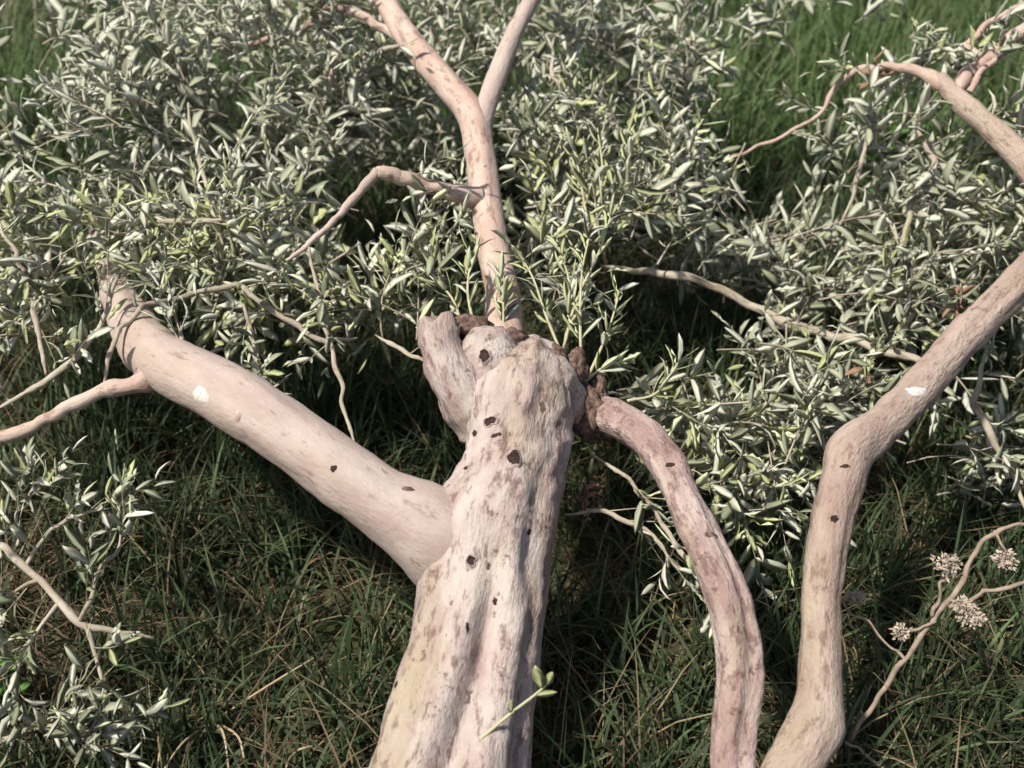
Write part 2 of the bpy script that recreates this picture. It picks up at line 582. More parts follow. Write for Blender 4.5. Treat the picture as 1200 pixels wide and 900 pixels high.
def shoot(base, d, length, nodes, leaf_len, twigs, leaves, r0=.0016, droop=.0, bare=.0, pal=None, lw=.26, upnormal=True):
    """a leafy shoot: thin twig with opposite pairs of leaves"""
    d = d.normalized()
    pts = []
    p = base.copy()
    bend = Vector((random.gauss(0, .5), random.gauss(0, .5), random.gauss(0, .35)))
    st = length / nodes
    dd = d.copy()
    for i in range(nodes + 1):
        pts.append((p.x, p.y, p.z, r0 * (1 - .7 * i / nodes)))
        t = i / nodes
        if t >= bare and i > 0:
            ax = dd.orthogonal().normalized()
            ax = Matrix.Rotation(i * 1.571 + random.uniform(-.5, .5), 3, dd) @ ax
            for sgn in (-1, 1):
                if random.random() < .12: continue
                ld = (dd * random.uniform(.35, 1.0) + ax * sgn * random.uniform(.55, 1.0)).normalized()
                nrm = dd * .6 + Vector((random.gauss(-.1, .5), random.gauss(-.1, .5), random.gauss(.4, .5)))
                L = leaf_len * random.uniform(.65, 1.15) * (1 if t < .85 else .7)
                W = L * lw * random.uniform(.8, 1.25)
                k = random.randrange(24) if pal is None else random.choice(pal)
                leaves.append((k, leaf_matrix(p, ld, nrm, L, W)))
        dd = (dd + bend * .11 + Vector((0, 0, -droop * .12))).normalized()
        p = p + dd * st
    if pal is not None or True:
        ld = dd
        leaves.append((random.randrange(24) if pal is None else random.choice(pal),
                       leaf_matrix(p, ld, Vector((random.gauss(0, 1), random.gauss(0, 1), 1)), leaf_len * .7, leaf_len * .13)))
    twigs.append(pts)
    return pts

def twig_mesh(name, twigs, segs=5, per=7):
    V, Fc, B = [], [], []
    for i, t in enumerate(twigs):
        v, f, b = tube_data(t, per, segs, seed=i * .37, cap=False)
        o = len(V)
        V += v; B += b; Fc += [tuple(a + o for a in q) for q in f]
    return mesh_from(name, V, Fc, B)

# ------------------------------------------------------------------ the olive tree
BASE = P(527, 900, 1.60) + (P(527, 900, 1.60) - P(545, 800, 1.66)).normalized() * .36
tree = empty('olive_tree', (BASE.x, BASE.y, 0))
tag(tree, 'pale barked olive tree bent low over the grass with spreading limbs and silvery leaves', 'tree')

def base_row(p, r): return (p[0], p[1], p[2], r)

_p0, _p1 = P(527, 900, 1.60), P(545, 800, 1.66)
_dn = (_p0 - _p1).normalized()
trunk_c = [base_row(_p0 + _dn * .44, .16), base_row(_p0 + _dn * .28, .135), base_row(_p0 + _dn * .12, .112)] + pc([
    (527, 900, 1.60, 184), (545, 800, 1.66, 163), (566, 700, 1.71, 149), (580, 620, 1.75, 143),
    (601, 545, 1.79, 124), (608, 485, 1.825, 126), (614, 455, 1.855, 112), (618, 436, 1.88, 92), (612, 420, 1.90, 72), (602, 408, 1.91, 40)])
def boss_at(a, b, rad, h):
    d = np.array(b - a); d /= np.linalg.norm(d)
    return (np.array(a), d, rad, h)
BOSS = [boss_at(P(548, 655, 1.76), P(440, 583, 1.72), .062, .040), boss_at(P(566, 500, 1.83), P(525, 430, 1.82), .040, .016)]
trunk = tube('trunk', trunk_c, M_TRUNK, tree, n=220, segs=96, boss=BOSS, lump=.0060, freq=13, seed=2.3, head=.0042,
             groove=[(-.12, .26, .030, .12, .70), (.75, .2, .008, .25, .8), (-.8, .25, .008, .1, .7)], ribs=.006)

# left limb
limb_l = pc([(548, 655, 1.77, 125), (515, 630, 1.735, 116), (482, 608, 1.725, 98), (440, 583, 1.72, 80), (380, 540, 1.73, 76), (320, 496, 1.75, 75),
             (262, 460, 1.78, 73), (212, 434, 1.82, 70), (180, 414, 1.88, 64), (160, 388, 1.97, 56), (146, 360, 2.07, 46), (134, 330, 2.18, 36), (125, 300, 2.28, 26), (110, 260, 2.4, 16)])
left_limb = tube('limb', limb_l, M_LIMB, tree, n=80, segs=40, lump=.0035, freq=16, seed=5.1, ribs=.003)
left_limb['label'] = 'smooth pale limb branching off the side of the trunk'
thin_l = pc([(192, 436, 1.84, 40), (160, 450, 1.83, 22), (120, 458, 1.83, 17), (80, 476, 1.83, 15), (40, 500, 1.83, 14), (0, 512, 1.83, 15), (-60, 520, 1.83, 12), (-160, 500, 1.85, 7)])
tube('branch', kinky(thin_l, .022, 4), M_UPPER, tree, n=60, segs=14, lump=.0016, freq=50, seed=3)

# second stem forking just below the frame into two long limbs
fork = P(892, 985, 1.54)
stem_c = [base_row((BASE.x + .10, BASE.y, -.06), .085), base_row((BASE.x + .19, BASE.y + .05, .02), .07)] + [base_row(P(800, 1040, 1.47), .058), base_row(fork, .055), base_row(P(905, 950, 1.545), .045)]
tube('stem', stem_c, M_TAN, tree, n=40, segs=32, lump=.005, freq=14, seed=9)
limb_a = pc([(880, 985, 1.545, 56), (864, 930, 1.55, 54), (860, 880, 1.565, 53), (866, 810, 1.58, 53), (864, 750, 1.595, 52), (850, 690, 1.61, 50), (828, 640, 1.64, 49),
             (802, 585, 1.69, 43), (780, 540, 1.75, 42), (752, 508, 1.81, 42), (716, 490, 1.88, 44), (676, 480, 1.94, 50), (630, 476, 1.97, 50)])
limb = tube('limb', limb_a, M_PINK, tree, n=100, segs=36, lump=.0035, freq=16, seed=12.4, ribs=.005, ring_detail=.001, groove=[(.6, .38, .009, .0, .6)])
limb['label'] = 'arched pinkish limb curling behind the top of the trunk'
limb_b = pc([(880, 990, 1.545, 66), (912, 930, 1.555, 64), (938, 888, 1.58, 64), (956, 850, 1.60, 66), (962, 808, 1.62, 50), (962, 740, 1.65, 45), (964, 680, 1.68, 45), (972, 620, 1.71, 46),
             (984, 572, 1.745, 48), (996, 532, 1.78, 54), (1020, 510, 1.81, 48), (1062, 470, 1.86, 42), (1100, 428, 1.91, 41), (1145, 380, 1.97, 40), (1185, 340, 2.03, 40),
             (1222, 295, 2.09, 38), (1232, 245, 2.15, 35), (1205, 195, 2.2, 31), (1165, 155, 2.25, 27), (1128, 122, 2.29, 24), (1100, 92, 2.33, 18)])
limb = tube('limb', limb_b, M_TAN, tree, n=130, segs=34, lump=.003, freq=18, seed=21, ribs=.004, ring_detail=.0012)
limb['label'] = 'long pale limb with an elbow, rising beside the arched limb'

# upper leading branch and its fork
lead = pc([(600, 440, 1.90, 60), (590, 395, 1.93, 50), (590, 350, 1.98, 42), (580, 300, 2.04, 39), (570, 240, 2.10, 37), (563, 180, 2.18, 36), (553, 135, 2.24, 36), (530, 105, 2.29, 34), (500, 72, 2.35, 32),
           (472, 35, 2.42, 29), (450, 0, 2.48, 26), (415, -50, 2.58, 20), (380, -100, 2.7, 10)])
tube('branch', lead, M_UPPER, tree, n=100, segs=26, lump=.002, freq=22, seed=31, ribs=.002)
tube('branch', pc([(560, 165, 2.20, 30), (568, 132, 2.235, 24), (582, 90, 2.27, 24), (596, 55, 2.31, 22), (608, 28, 2.35, 20), (625, -5, 2.40, 19), (650, -60, 2.5, 14), (670, -110, 2.6, 8)]),
     M_LIMB, tree, n=50, segs=18, lump=.0015, freq=28, seed=33)

BR = [  # explicit thinner branches: photo pixel, depth, width
    ('u', [(562, 232, 2.09, 26), (530, 226, 2.07, 20), (490, 213, 2.05, 18), (460, 204, 2.03, 16), (440, 202, 2.02, 14)]),
    ('l', [(442, 200, 2.02, 12), (425, 224, 2.01, 10), (400, 250, 2.0, 9), (380, 270, 2.0, 8), (350, 296, 2.0, 6), (335, 305, 2.0, 4)]),
    ('t', [(705, 312, 2.30, 8), (760, 318, 2.28, 9), (815, 328, 2.26, 10), (860, 348, 2.24, 10), (910, 372, 2.22, 11), (960, 388, 2.2, 10), (1010, 402, 2.17, 9), (1075, 420, 2.12, 9), (1100, 428, 1.95, 10)]),
    ('u', [(1108, 100, 2.32, 20), (1080, 84, 2.34, 13), (1040, 78, 2.36, 10), (1005, 82, 2.37, 8), (980, 100, 2.38, 6), (962, 132, 2.39, 5), (920, 160, 2.4, 4), (880, 176, 2.4, 4), (848, 190, 2.4, 3)]),
    ('u', [(1118, 112, 2.30, 14), (1132, 85, 2.32, 16), (1160, 68, 2.33, 16), (1190, 42, 2.34, 17), (1240, 0, 2.36, 15), (1290, -60, 2.4, 8)]),
    ('u', [(1150, 70, 2.33, 9), (1135, 50, 2.35, 8), (1160, 25, 2.36, 7), (1200, 5, 2.38, 6)]),
    ('u', [(1135, 108, 2.3, 9), (1148, 85, 2.3, 7), (1165, 70, 2.31, 6)]),
    ('t', [(0, 478, 1.86, 8), (50, 452, 1.86, 8), (90, 418, 1.87, 8), (118, 385, 1.89, 7), (128, 345, 1.92, 6), (140, 320, 1.95, 4)]),
    ('t', [(124, 450, 1.83, 7), (126, 420, 1.84, 6), (140, 385, 1.87, 6), (170, 358, 1.92, 6), (230, 342, 1.95, 6), (280, 334, 1.97, 6), (330, 372, 1.97, 6), (380, 400, 1.97, 7), (420, 396, 1.97, 6)]),
    ('t', [(212, 415, 1.82, 8), (211, 395, 1.83, 6), (210, 376, 1.85, 4)]),
    ('t', [(285, 340, 1.97, 5), (296, 400, 1.93, 5), (308, 456, 1.88, 6)]),
    ('t', [(362, 290, 2.0, 6), (375, 345, 1.97, 6), (392, 430, 1.93, 6), (405, 490, 1.9, 5), (416, 530, 1.88, 4)]),
    ('t', [(440, 392, 1.96, 5), (470, 410, 1.95, 6), (500, 424, 1.93, 7)]),
    ('t', [(160, 258, 2.05, 6), (205, 260, 2.04, 7), (255, 259, 2.03, 6), (290, 250, 2.05, 4)]),
    ('t', [(690, 530, 1.90, 5), (735, 562, 1.86, 5), (775, 612, 1.82, 6), (805, 655, 1.78, 6), (840, 700, 1.75, 5)]),
    ('t', [(660, 602, 1.87, 5), (710, 600, 1.86, 6), (760, 625, 1.83, 5), (800, 670, 1.8, 4)]),
    ('t', [(1160, 405, 2.03, 9), (1140, 470, 2.03, 8), (1165, 520, 2.02, 8), (1190, 560, 2.01, 7), (1205, 620, 2.0, 5)]),
    ('t', [(1075, 150, 2.33, 8), (1095, 190, 2.31, 8), (1075, 230, 2.29, 8), (1060, 270, 2.28, 6), (1050, 300, 2.27, 5)]),
    ('t', [(1020, 130, 2.36, 5), (1012, 180, 2.35, 5), (1000, 230, 2.34, 5), (975, 290, 2.33, 5)]),
    ('t', [(220, 120, 2.2, 6), (235, 190, 2.15, 6), (250, 250, 2.1, 6), (262, 310, 2.06, 5)]),
    ('t', [(640, 40, 2.4, 6), (655, 100, 2.36, 6), (690, 150, 2.33, 5), (720, 200, 2.3, 4)]),
    ('u', [(468, 45, 2.42, 12), (430, 20, 2.45, 10), (395, 10, 2.47, 9), (340, 40, 2.5, 7), (280, 55, 2.52, 5)]),
    ('u', [(385, -20, 2.55, 10), (378, 30, 2.5, 10), (395, 60, 2.46, 8), (385, 100, 2.42, 6)]),
    ('t', [(474, 52, 2.40, 9), (450, 60, 2.38, 8), (425, 70, 2.37, 6)]),
    ('t', [(0, 260, 2.0, 6), (20, 310, 1.98, 7), (42, 345, 1.97, 8), (45, 400, 1.95, 6), (55, 440, 1.93, 5)]),
]
for j, (kind, rows) in enumerate(BR):
    c = pc(rows)
    c = [(x + random.gauss(0, .0015), y, z + random.gauss(0, .0015), r * (.45 if kind == 't' and q in (0, len(c) - 1) else 1)) for q, (x, y, z, r) in enumerate(c)]
    tube('branch', kinky(c, .028, j), {'u': M_UPPER, 'l': M_LIMB, 't': M_TWIG}[kind], tree, n=64, segs=10, lump=.0012, freq=70, seed=40 + j)

# broken stub at the side of the trunk's head, with a torn face
stub = pc([(566, 500, 1.84, 60), (546, 470, 1.825, 62), (530, 440, 1.82, 56), (520, 412, 1.825, 50), (514, 392, 1.83, 50), (513, 380, 1.835, 50)])
o = tube('stub', stub, M_TRUNK, tree, n=30, segs=28, lump=.006, freq=30, seed=55, jag=.018)
o['label'] = 'short broken stub beside the head of the trunk'
def lumps(name, rows, mat, parent, rough=1.0):
    """small irregular swellings: photo pixel, depth, width, height in photo pixels"""
    for i, (px, py, d, w, h) in enumerate(rows):
        c = P(px, py, d)
        V, Fc = [], []
        nu, nv = 26, 16
        for a in range(1, nv):
            th = math.pi * a / nv
            for b in range(nu):
                ph = 2 * math.pi * b / nu
                v = Vector((math.sin(th) * math.cos(ph), math.sin(th) * math.sin(ph), math.cos(th)))
                o3 = Vector((i * 3.3, px * .37, py * .21))
                k = 1 + rough * (.38 * noise.noise(v * 1.6 + o3) + .28 * noise.noise(v * 3.6 + o3) + .16 * noise.noise(v * 8 + o3))
                v = v * k
                V.append(c + Vector((1, 0, 0)) * v.x * w / 2 * d / F + _u * v.y * h / 2 * d / F + _f * v.z * min(w, h) / 2.2 * d / F)
        V.append(V[0].copy() * 0 + c - _f * (-min(w, h) / 2.2 * d / F)); V.append(c + _f * (-min(w, h) / 2.2 * d / F))
        for a in range(nv - 2):
            for b in range(nu):
                b2 = (b + 1) % nu
                Fc.append((a * nu + b, a * nu + b2, (a + 1) * nu + b2, (a + 1) * nu + b))
        m = (nv - 1) * nu
        for b in range(nu):
            b2 = (b + 1) % nu
            Fc.append((m, b2, b)); Fc.append((m + 1, (nv - 2) * nu + b, (nv - 2) * nu + b2))
        B = [(v.x, v.y, v.z) for v in V]
        link(name, mesh_from(name, V, Fc, B), mat, parent)
lumps('swelling', [(572, 442, 1.845, 92, 120), (640, 446, 1.845, 72, 62), (664, 468, 1.865, 44, 66), (548, 468, 1.835, 60, 80)], M_TRUNK, tree, .38)
lumps('torn_wood', [(690, 484, 1.885, 44, 66), (702, 462, 1.90, 22, 44), (622, 416, 1.85, 46, 26), (652, 420, 1.86, 22, 30), (548, 384, 1.865, 56, 30), (514, 378, 1.838, 44, 14), (676, 430, 1.87, 22, 44), (596, 398, 1.86, 40, 26)], M_WOUND, tree)

# knots and scars set into the bark where they are seen
def bvh_of(o):
    me = o.data
    return BVHTree.FromPolygons([v.co[:] for v in me.vertices], [p.vertices[:] for p in me.polygons])
wood = [o for o in tree.children if o.type == 'MESH']
wood_bvh = [(o, bvh_of(o)) for o in wood]
def on_bark(px, py):
    d = (P(px, py, 2) - _c).normalized()
    best = None
    for o, b in wood_bvh:
        h = b.ray_cast(_c, d)
        if h[0] is not None and (best is None or h[3] < best[3]): best = (h[0], h[1], h[2], h[3], o)
    return best
def disc(name, px, py, w, h, mat, seed, proud=.0006, rim=None):
    """a ragged patch laid on the bark, every vertex dropped onto the surface"""
    hit = on_bark(px, py)
    if hit is None: return
    p, nrm = hit[0], hit[1]
    if nrm.dot(_f) > 0: nrm = -nrm
    d = depth_of(p)
    x = Vector((1, 0, 0)) - nrm * nrm.x; x.normalize()
    y = nrm.cross(x)
    V, Fc = [], []
    nr, ns = (9, 24) if rim else (4, 20)
    if rim: w, h = w * 1.5, h * 1.5
    def drop(q, t):
        best = None
        for o, b in wood_bvh:
            hh = b.ray_cast(q + nrm * .03, -nrm, .06)
            if hh[0] is not None and (best is None or hh[3] < best[3]): best = hh
        z = proud * (1 - t ** 4) - .0004 * (t > .9)
        if rim: z = .0005 + .0024 * math.exp(-((t - .68) / .17) ** 2) - .0012 * (t > .95)
        return (best[0] if best else q) + nrm * z
    for a in range(nr):
        t = (a + 1) / nr
        for b in range(ns):
            ph = 2 * math.pi * b / ns
            k = 1.15 + .45 * noise.noise(Vector((math.cos(ph) * 1.5 + seed, math.sin(ph) * 1.5, seed * 2))) + .25 * noise.noise(Vector((math.cos(ph) * 4 + seed, math.sin(ph) * 4, seed)))
            V.append(drop(p + x * math.cos(ph) * t * k * w / 2 * d / F + y * math.sin(ph) * t * k * h / 2 * d / F, t))
    V.append(drop(p, 0))
    for a in range(nr - 1):
        for b in range(ns):
            b2 = (b + 1) % ns
            Fc.append((a * ns + b, a * ns + b2, (a + 1) * ns + b2, (a + 1) * ns + b))
    for b in range(ns): Fc.append((len(V) - 1, (b + 1) % ns, b))
    me = mesh_from(name, V, Fc, [tuple(v) for v in V])
    me.materials.append(mat)
    if rim:
        me.materials.append(rim)
        for q in me.polygons:
            if min(q.vertices) >= ns * 5 and max(q.vertices) < len(V) - 1: q.material_index = 1
    link(name, me, None, hit[4])
for i, (px, py, w, h) in enumerate([(603, 537, 14, 15), (575, 494, 13, 9), (568, 417, 11, 13), (636, 478, 8, 15), (582, 510, 14, 6), (556, 508, 10, 8), (391, 549, 8, 9), (478, 573, 15, 8),
                                    (552, 657, 9, 10), (620, 623, 6, 8), (464, 802, 8, 11), (572, 664, 6, 9), (580, 705, 6, 9), (548, 735, 5, 14), (785, 545, 12, 8), (833, 626, 15, 8), (978, 608, 9, 8), (546, 548, 7, 5), (990, 546, 12, 5)]):
    disc('knot', px, py, w, h, M_KNOT if i % 4 != 3 else M_WOUND, i * 1.3, rim=(M_TRUNK if px < 700 and py > 560 or px in (603, 575, 568) else None) if w > 8 and px < 700 and px > 500 else None)
for i, (px, py, w, h) in enumerate([(234, 464, 20, 22), (278, 488, 8, 14), (1074, 458, 24, 13)]):
    disc('scar', px, py, w, h, M_SCAR if i != 1 else M_CUT, 7 + i * 2.1, .0016)

# leafy crown ---------------------------------------------------------------
leaves, twigs = [], []
# foliage masses: photo pixel, depth, half sizes across / up / along the view (m), shoots, upward bias
MASS = [
    (150, 60, 2.55, .24, .14, .22, 46), (95, 165, 2.35, .20, .16, .20, 44), (60, 285, 2.15, .20, .14, .16, 34), (25, 380, 2.0, .12, .10, .10, 12),
    (230, 150, 2.50, .22, .20, .24, 60), (330, 60, 2.60, .24, .16, .24, 60), (300, 250, 2.28, .22, .12, .20, 50), (210, 300, 2.12, .20, .10, .14, 40),
    (380, 160, 2.55, .18, .18, .20, 46), (470, 120, 2.62, .20, .18, .18, 46), (430, 320, 2.12, .18, .09, .12, 36), (330, 340, 2.08, .16, .06, .10, 24),
    (520, 40, 2.75, .22, .14, .20, 40), (650, 60, 2.70, .22, .16, .20, 50), (760, 40, 2.72, .18, .14, .22, 44), (800, 110, 2.65, .11, .14, .18, 22),
    (640, 180, 2.42, .16, .16, .16, 44), (720, 190, 2.40, .16, .13, .16, 44), (690, 270, 2.28, .18, .08, .14, 30), (800, 240, 2.42, .14, .10, .16, 30), (850, 290, 2.42, .12, .08, .14, 22),
    (480, 330, 2.15, .10, .08, .10, 16), (530, 270, 2.22, .09, .08, .10, 12), (640, 330, 2.12, .08, .08, .10, 12),
    (940, 300, 2.40, .16, .12, .16, 40), (1000, 350, 2.32, .16, .10, .14, 36), (1060, 250, 2.36, .12, .14, .14, 34), (1090, 330, 2.28, .14, .12, .14, 32), (1040, 150, 2.40, .10, .10, .12, 26),
    (860, 520, 2.02, .12, .10, .10, 34), (800, 490, 2.05, .10, .07, .10, 16), (920, 470, 2.10, .14, .10, .12, 34), (880, 585, 1.95, .08, .05, .08, 10), (960, 430, 2.15, .14, .08, .12, 22),
    (1150, 480, 2.10, .12, .14, .12, 22), (1180, 300, 2.26, .10, .12, .12, 22), (1160, 200, 2.36, .10, .14, .12, 20), (1000, 30, 2.9, .14, .06, .14, 10), (1060, 60, 2.42, .14, .05, .08, 12), (920, 15, 2.8, .10, .06, .1, 8),
    (100, -60, 2.8, .5, .18, .3, 40), (500, -80, 2.9, .6, .2, .3, 70), (-90, 200, 2.4, .25, .3, .25, 40), (1290, 250, 2.35, .22, .35, .22, 50),
]
YOUNG = [k for k in range(24) if k % 6 == 5] + [3, 9]
SILVER_K = [k for k in range(24) if k % 6 in (1, 3, 4)] + [0, 6]
SILVERY = {(150, 60), (95, 165), (230, 150), (330, 60), (380, 160), (470, 120), (650, 60), (760, 40), (940, 300), (1060, 250), (1040, 150), (920, 470)}
YELLOWISH = {(60, 285), (25, 380), (210, 300), (430, 320), (480, 330), (720, 190), (690, 270), (330, 340), (860, 520), (640, 330)}
CROWN_ROOT = P(590, 420, 1.9)
GRASSGAP = [(885, 130, 62, 95), (900, 205, 45, 45), (960, 40, 60, 40), (425, 238, 58, 58), (790, 385, 85, 58), (300, 160, 26, 22), (560, 90, 22, 22), (130, 330, 30, 24), (20, 60, 42, 75), (545, 330, 12, 50), (430, 500, 110, 70), (420, 420, 60, 35)]
def in_gap(q):
    px, py, d = pix(q)
    for gx, gy, rx, ry in GRASSGAP:
        if ((px - gx) / rx) ** 2 + ((py - gy) / ry) ** 2 < 1: return random.random() < .93
    return False
for (px, py, d, sx, sy, sz, ns) in MASS:
    c = P(px, py, d)
    yellow = (px, py) in YELLOWISH
    for _ in range(int(ns * (.80 if px < 830 else .66))):
        while True:
            v = Vector((random.uniform(-1, 1), random.uniform(-1, 1), random.uniform(-1, 1)))
            if v.length < 1: break
        b = c + Vector((1, 0, 0)) * v.x * sx + _u * v.y * sy + _f * v.z * sz
        if b.z < .02 or in_gap(b): continue
        out = (b - CROWN_ROOT).normalized()
        dr = Vector((random.gauss(0, .55), random.gauss(-.25, .45), random.gauss(.45, .5))) + out * .5
        L = random.uniform(.09, .22)
        q = b - dr.normalized() * L * .5
        if q.z < .01: continue
        if in_gap(b + dr.normalized() * L * .4): continue
        shoot(q, dr, L, int(L / .025) + 1, random.uniform(.052, .076), twigs, leaves, pal=(YOUNG + YOUNG + list(range(0, 24, 3)) if yellow else SILVER_K if (px, py) in SILVERY else None), lw=.25, r0=random.uniform(.0012, .0024), droop=random.uniform(-.3, 1.2), bare=random.uniform(0, .35))
# the upright young shoots on the trunk's head
YOUNG = [k for k in range(24) if k % 6 == 5] + [3, 9]
sprout_paths = [([(588, 400), (590, 360), (586, 320)], 1.9), ([(556, 385), (548, 340), (553, 300)], 1.9), ([(658, 415), (640, 370), (622, 320), (600, 290)], 1.93), ([(682, 445), (680, 380), (682, 320), (690, 280)], 1.92),
                ([(660, 410), (676, 350), (700, 300), (720, 240)], 1.95), ([(690, 440), (712, 390), (724, 350)], 1.93), ([(685, 448), (705, 432), (728, 424)], 1.9), ([(660, 420), (668, 340), (655, 290)], 1.96),
                ([(700, 250), (706, 200), (700, 150)], 2.2), ([(690, 270), (680, 210), (672, 170)], 2.2), ([(720, 260), (735, 200), (742, 160)], 2.22), ([(545, 395), (530, 350), (500, 320)], 1.95), ([(735, 470), (770, 460), (798, 420)], 1.95)]
for rows, d in sprout_paths:
    pts = [P(a, b, d + .01 * i) for i, (a, b) in enumerate(rows)]
    c = [(p.x, p.y, p.z, .0028 - .0016 * i / (len(pts) - 1)) for i, p in enumerate(pts)]
    sh = tube('shoot', c, M_SPROUT, tree, n=14, segs=8)
    a = catmull(c, 12)
    for i in range(3, 12):
        dd = Vector(a[min(i + 1, 11), :3] - a[i - 1, :3]).normalized()
        ax = Matrix.Rotation(i * 1.57 + random.uniform(-.5, .5), 3, dd) @ dd.orthogonal().normalized()
        for s in (-1, 1):
            if random.random() < .3: continue
            leaf_object(sh, (random.choice(YOUNG), leaf_matrix(Vector(a[i, :3]), dd * random.uniform(.6, 1.2) + ax * s * .7, dd + Vector((0, -.3, .3)), random.uniform(.034, .054), random.uniform(.010, .0145))))
# small pale sprig growing from the groove of the trunk
pts = [on_bark(563, 866)[0], P(600, 835, 1.55), P(626, 815, 1.54), P(640, 803, 1.54)]
sh = tube('shoot', [(p.x, p.y, p.z, .0024 - .0004 * i) for i, p in enumerate(pts)], M_SPROUT, tree, n=14, segs=8)
for (bx, by, tx, ty, w) in [(634, 810, 629, 776, .017), (639, 804, 650, 786, .012), (598, 836, 601, 818, .009), (626, 815, 655, 811, .009)]:
    b, t = P(bx, by, 1.54), P(tx, ty, 1.53)
    leaf_object(sh, (5, leaf_matrix(b, t - b, Vector((-.35, -.6, .7)), (t - b).length, w)))
# leaves on the explicit twigs
for kind, rows in BR:
    if kind == 'l': continue
    a = catmull(pc(rows), 22)
    for i in range(6, 22, 2):
        if random.random() < .55:
            p = Vector(a[i, :3])
            if in_gap(p): continue
            dd = Vector(a[i, :3] - a[i - 1, :3]).normalized()
            q = (dd + Vector((random.gauss(0, .6), random.gauss(-.2, .5), random.gauss(.4, .5)))).normalized()
            shoot(p, q, random.uniform(.04, .10), random.randint(2, 5), random.uniform(.04, .055), twigs, leaves, r0=.0012)

tag(link('twigs', twig_mesh('twigs', twigs), M_TWIG, tree), kind='stuff')
split_leaves(leaves, tree, 300, 'foliage', [b for o, b in wood_bvh[:12]])
print('tree leaves', len(leaves), 'shoots', len(twigs))

# ------------------------------------------------------------------ other things in the grass
def small_branch(label, main, subs, seed, group=None, leaf_len=.05, keep=60, mat=M_TWIG, dens=1.0):
    """a leafy broken branch lying in the grass, its butt on the ground"""
    random.seed(seed)
    g = main[0]
    t = empty('olive_branch', (g[0], g[1], ground_h(g[0], g[1])))
    tag(t, label, 'branch', group)
    tube('stem', kinky(main, .03, seed), mat, t, n=60, segs=10, lump=.0009, freq=70, seed=seed)
    lv, tw = [], []
    for s in subs:
        tube('twig', kinky(s, .06, seed + int(s[0][0] * 1000)), mat, t, n=30, segs=7, lump=.0004, freq=60, seed=seed + len(tw))
        a = catmull(s, 16)
        for i in range(3, 16, 2):
            if random.random() > dens: continue
            dd = Vector(a[i, :3] - a[i - 1, :3]).normalized()
            q = (dd + Vector((random.gauss(0, .6), random.gauss(-.2, .4), random.gauss(.3, .5)))).normalized()
            shoot(Vector(a[i, :3]), q, random.uniform(.03, .09), random.randint(1, 4), leaf_len, tw, lv, r0=.001)
    if tw: tag(link('small_twigs', twig_mesh('small_twigs', tw), mat, t), kind='stuff')
    if lv: split_leaves(lv, t, keep, 'foliage')
    return t

gb = G(-60, 690)
small_branch('grey leafed olive branch with bare twigs sunk in grass under the thin side branch',
    [(gb.x, gb.y, -.01, .006)] + pc([(0, 640, 1.78, 9), (50, 682, 1.76, 9), (92, 730, 1.74, 9), (140, 742, 1.75, 7), (180, 748, 1.77, 5)]),
    [pc([(30, 665, 1.77, 6), (60, 620, 1.77, 5), (90, 605, 1.78, 4), (120, 590, 1.78, 3)]), pc([(92, 730, 1.74, 6), (110, 690, 1.73, 5), (140, 640, 1.74, 4), (145, 600, 1.75, 3)]),
     pc([(70, 705, 1.75, 6), (30, 760, 1.74, 5), (20, 820, 1.74, 4)]), pc([(100, 732, 1.74, 6), (118, 790, 1.72, 5), (124, 840, 1.72, 4), (110, 870, 1.72, 3)]),
     pc([(45, 680, 1.76, 5), (10, 700, 1.76, 4), (-30, 690, 1.76, 3)]), pc([(60, 860, 1.72, 5), (95, 868, 1.71, 5), (125, 848, 1.71, 3)]), pc([(20, 640, 1.78, 4), (20, 600, 1.79, 4), (40, 570, 1.8, 3)]),
     pc([(0, 868, 1.72, 6), (50, 850, 1.72, 5), (80, 845, 1.72, 4)])], 61, keep=120, leaf_len=.052, dens=1.0)

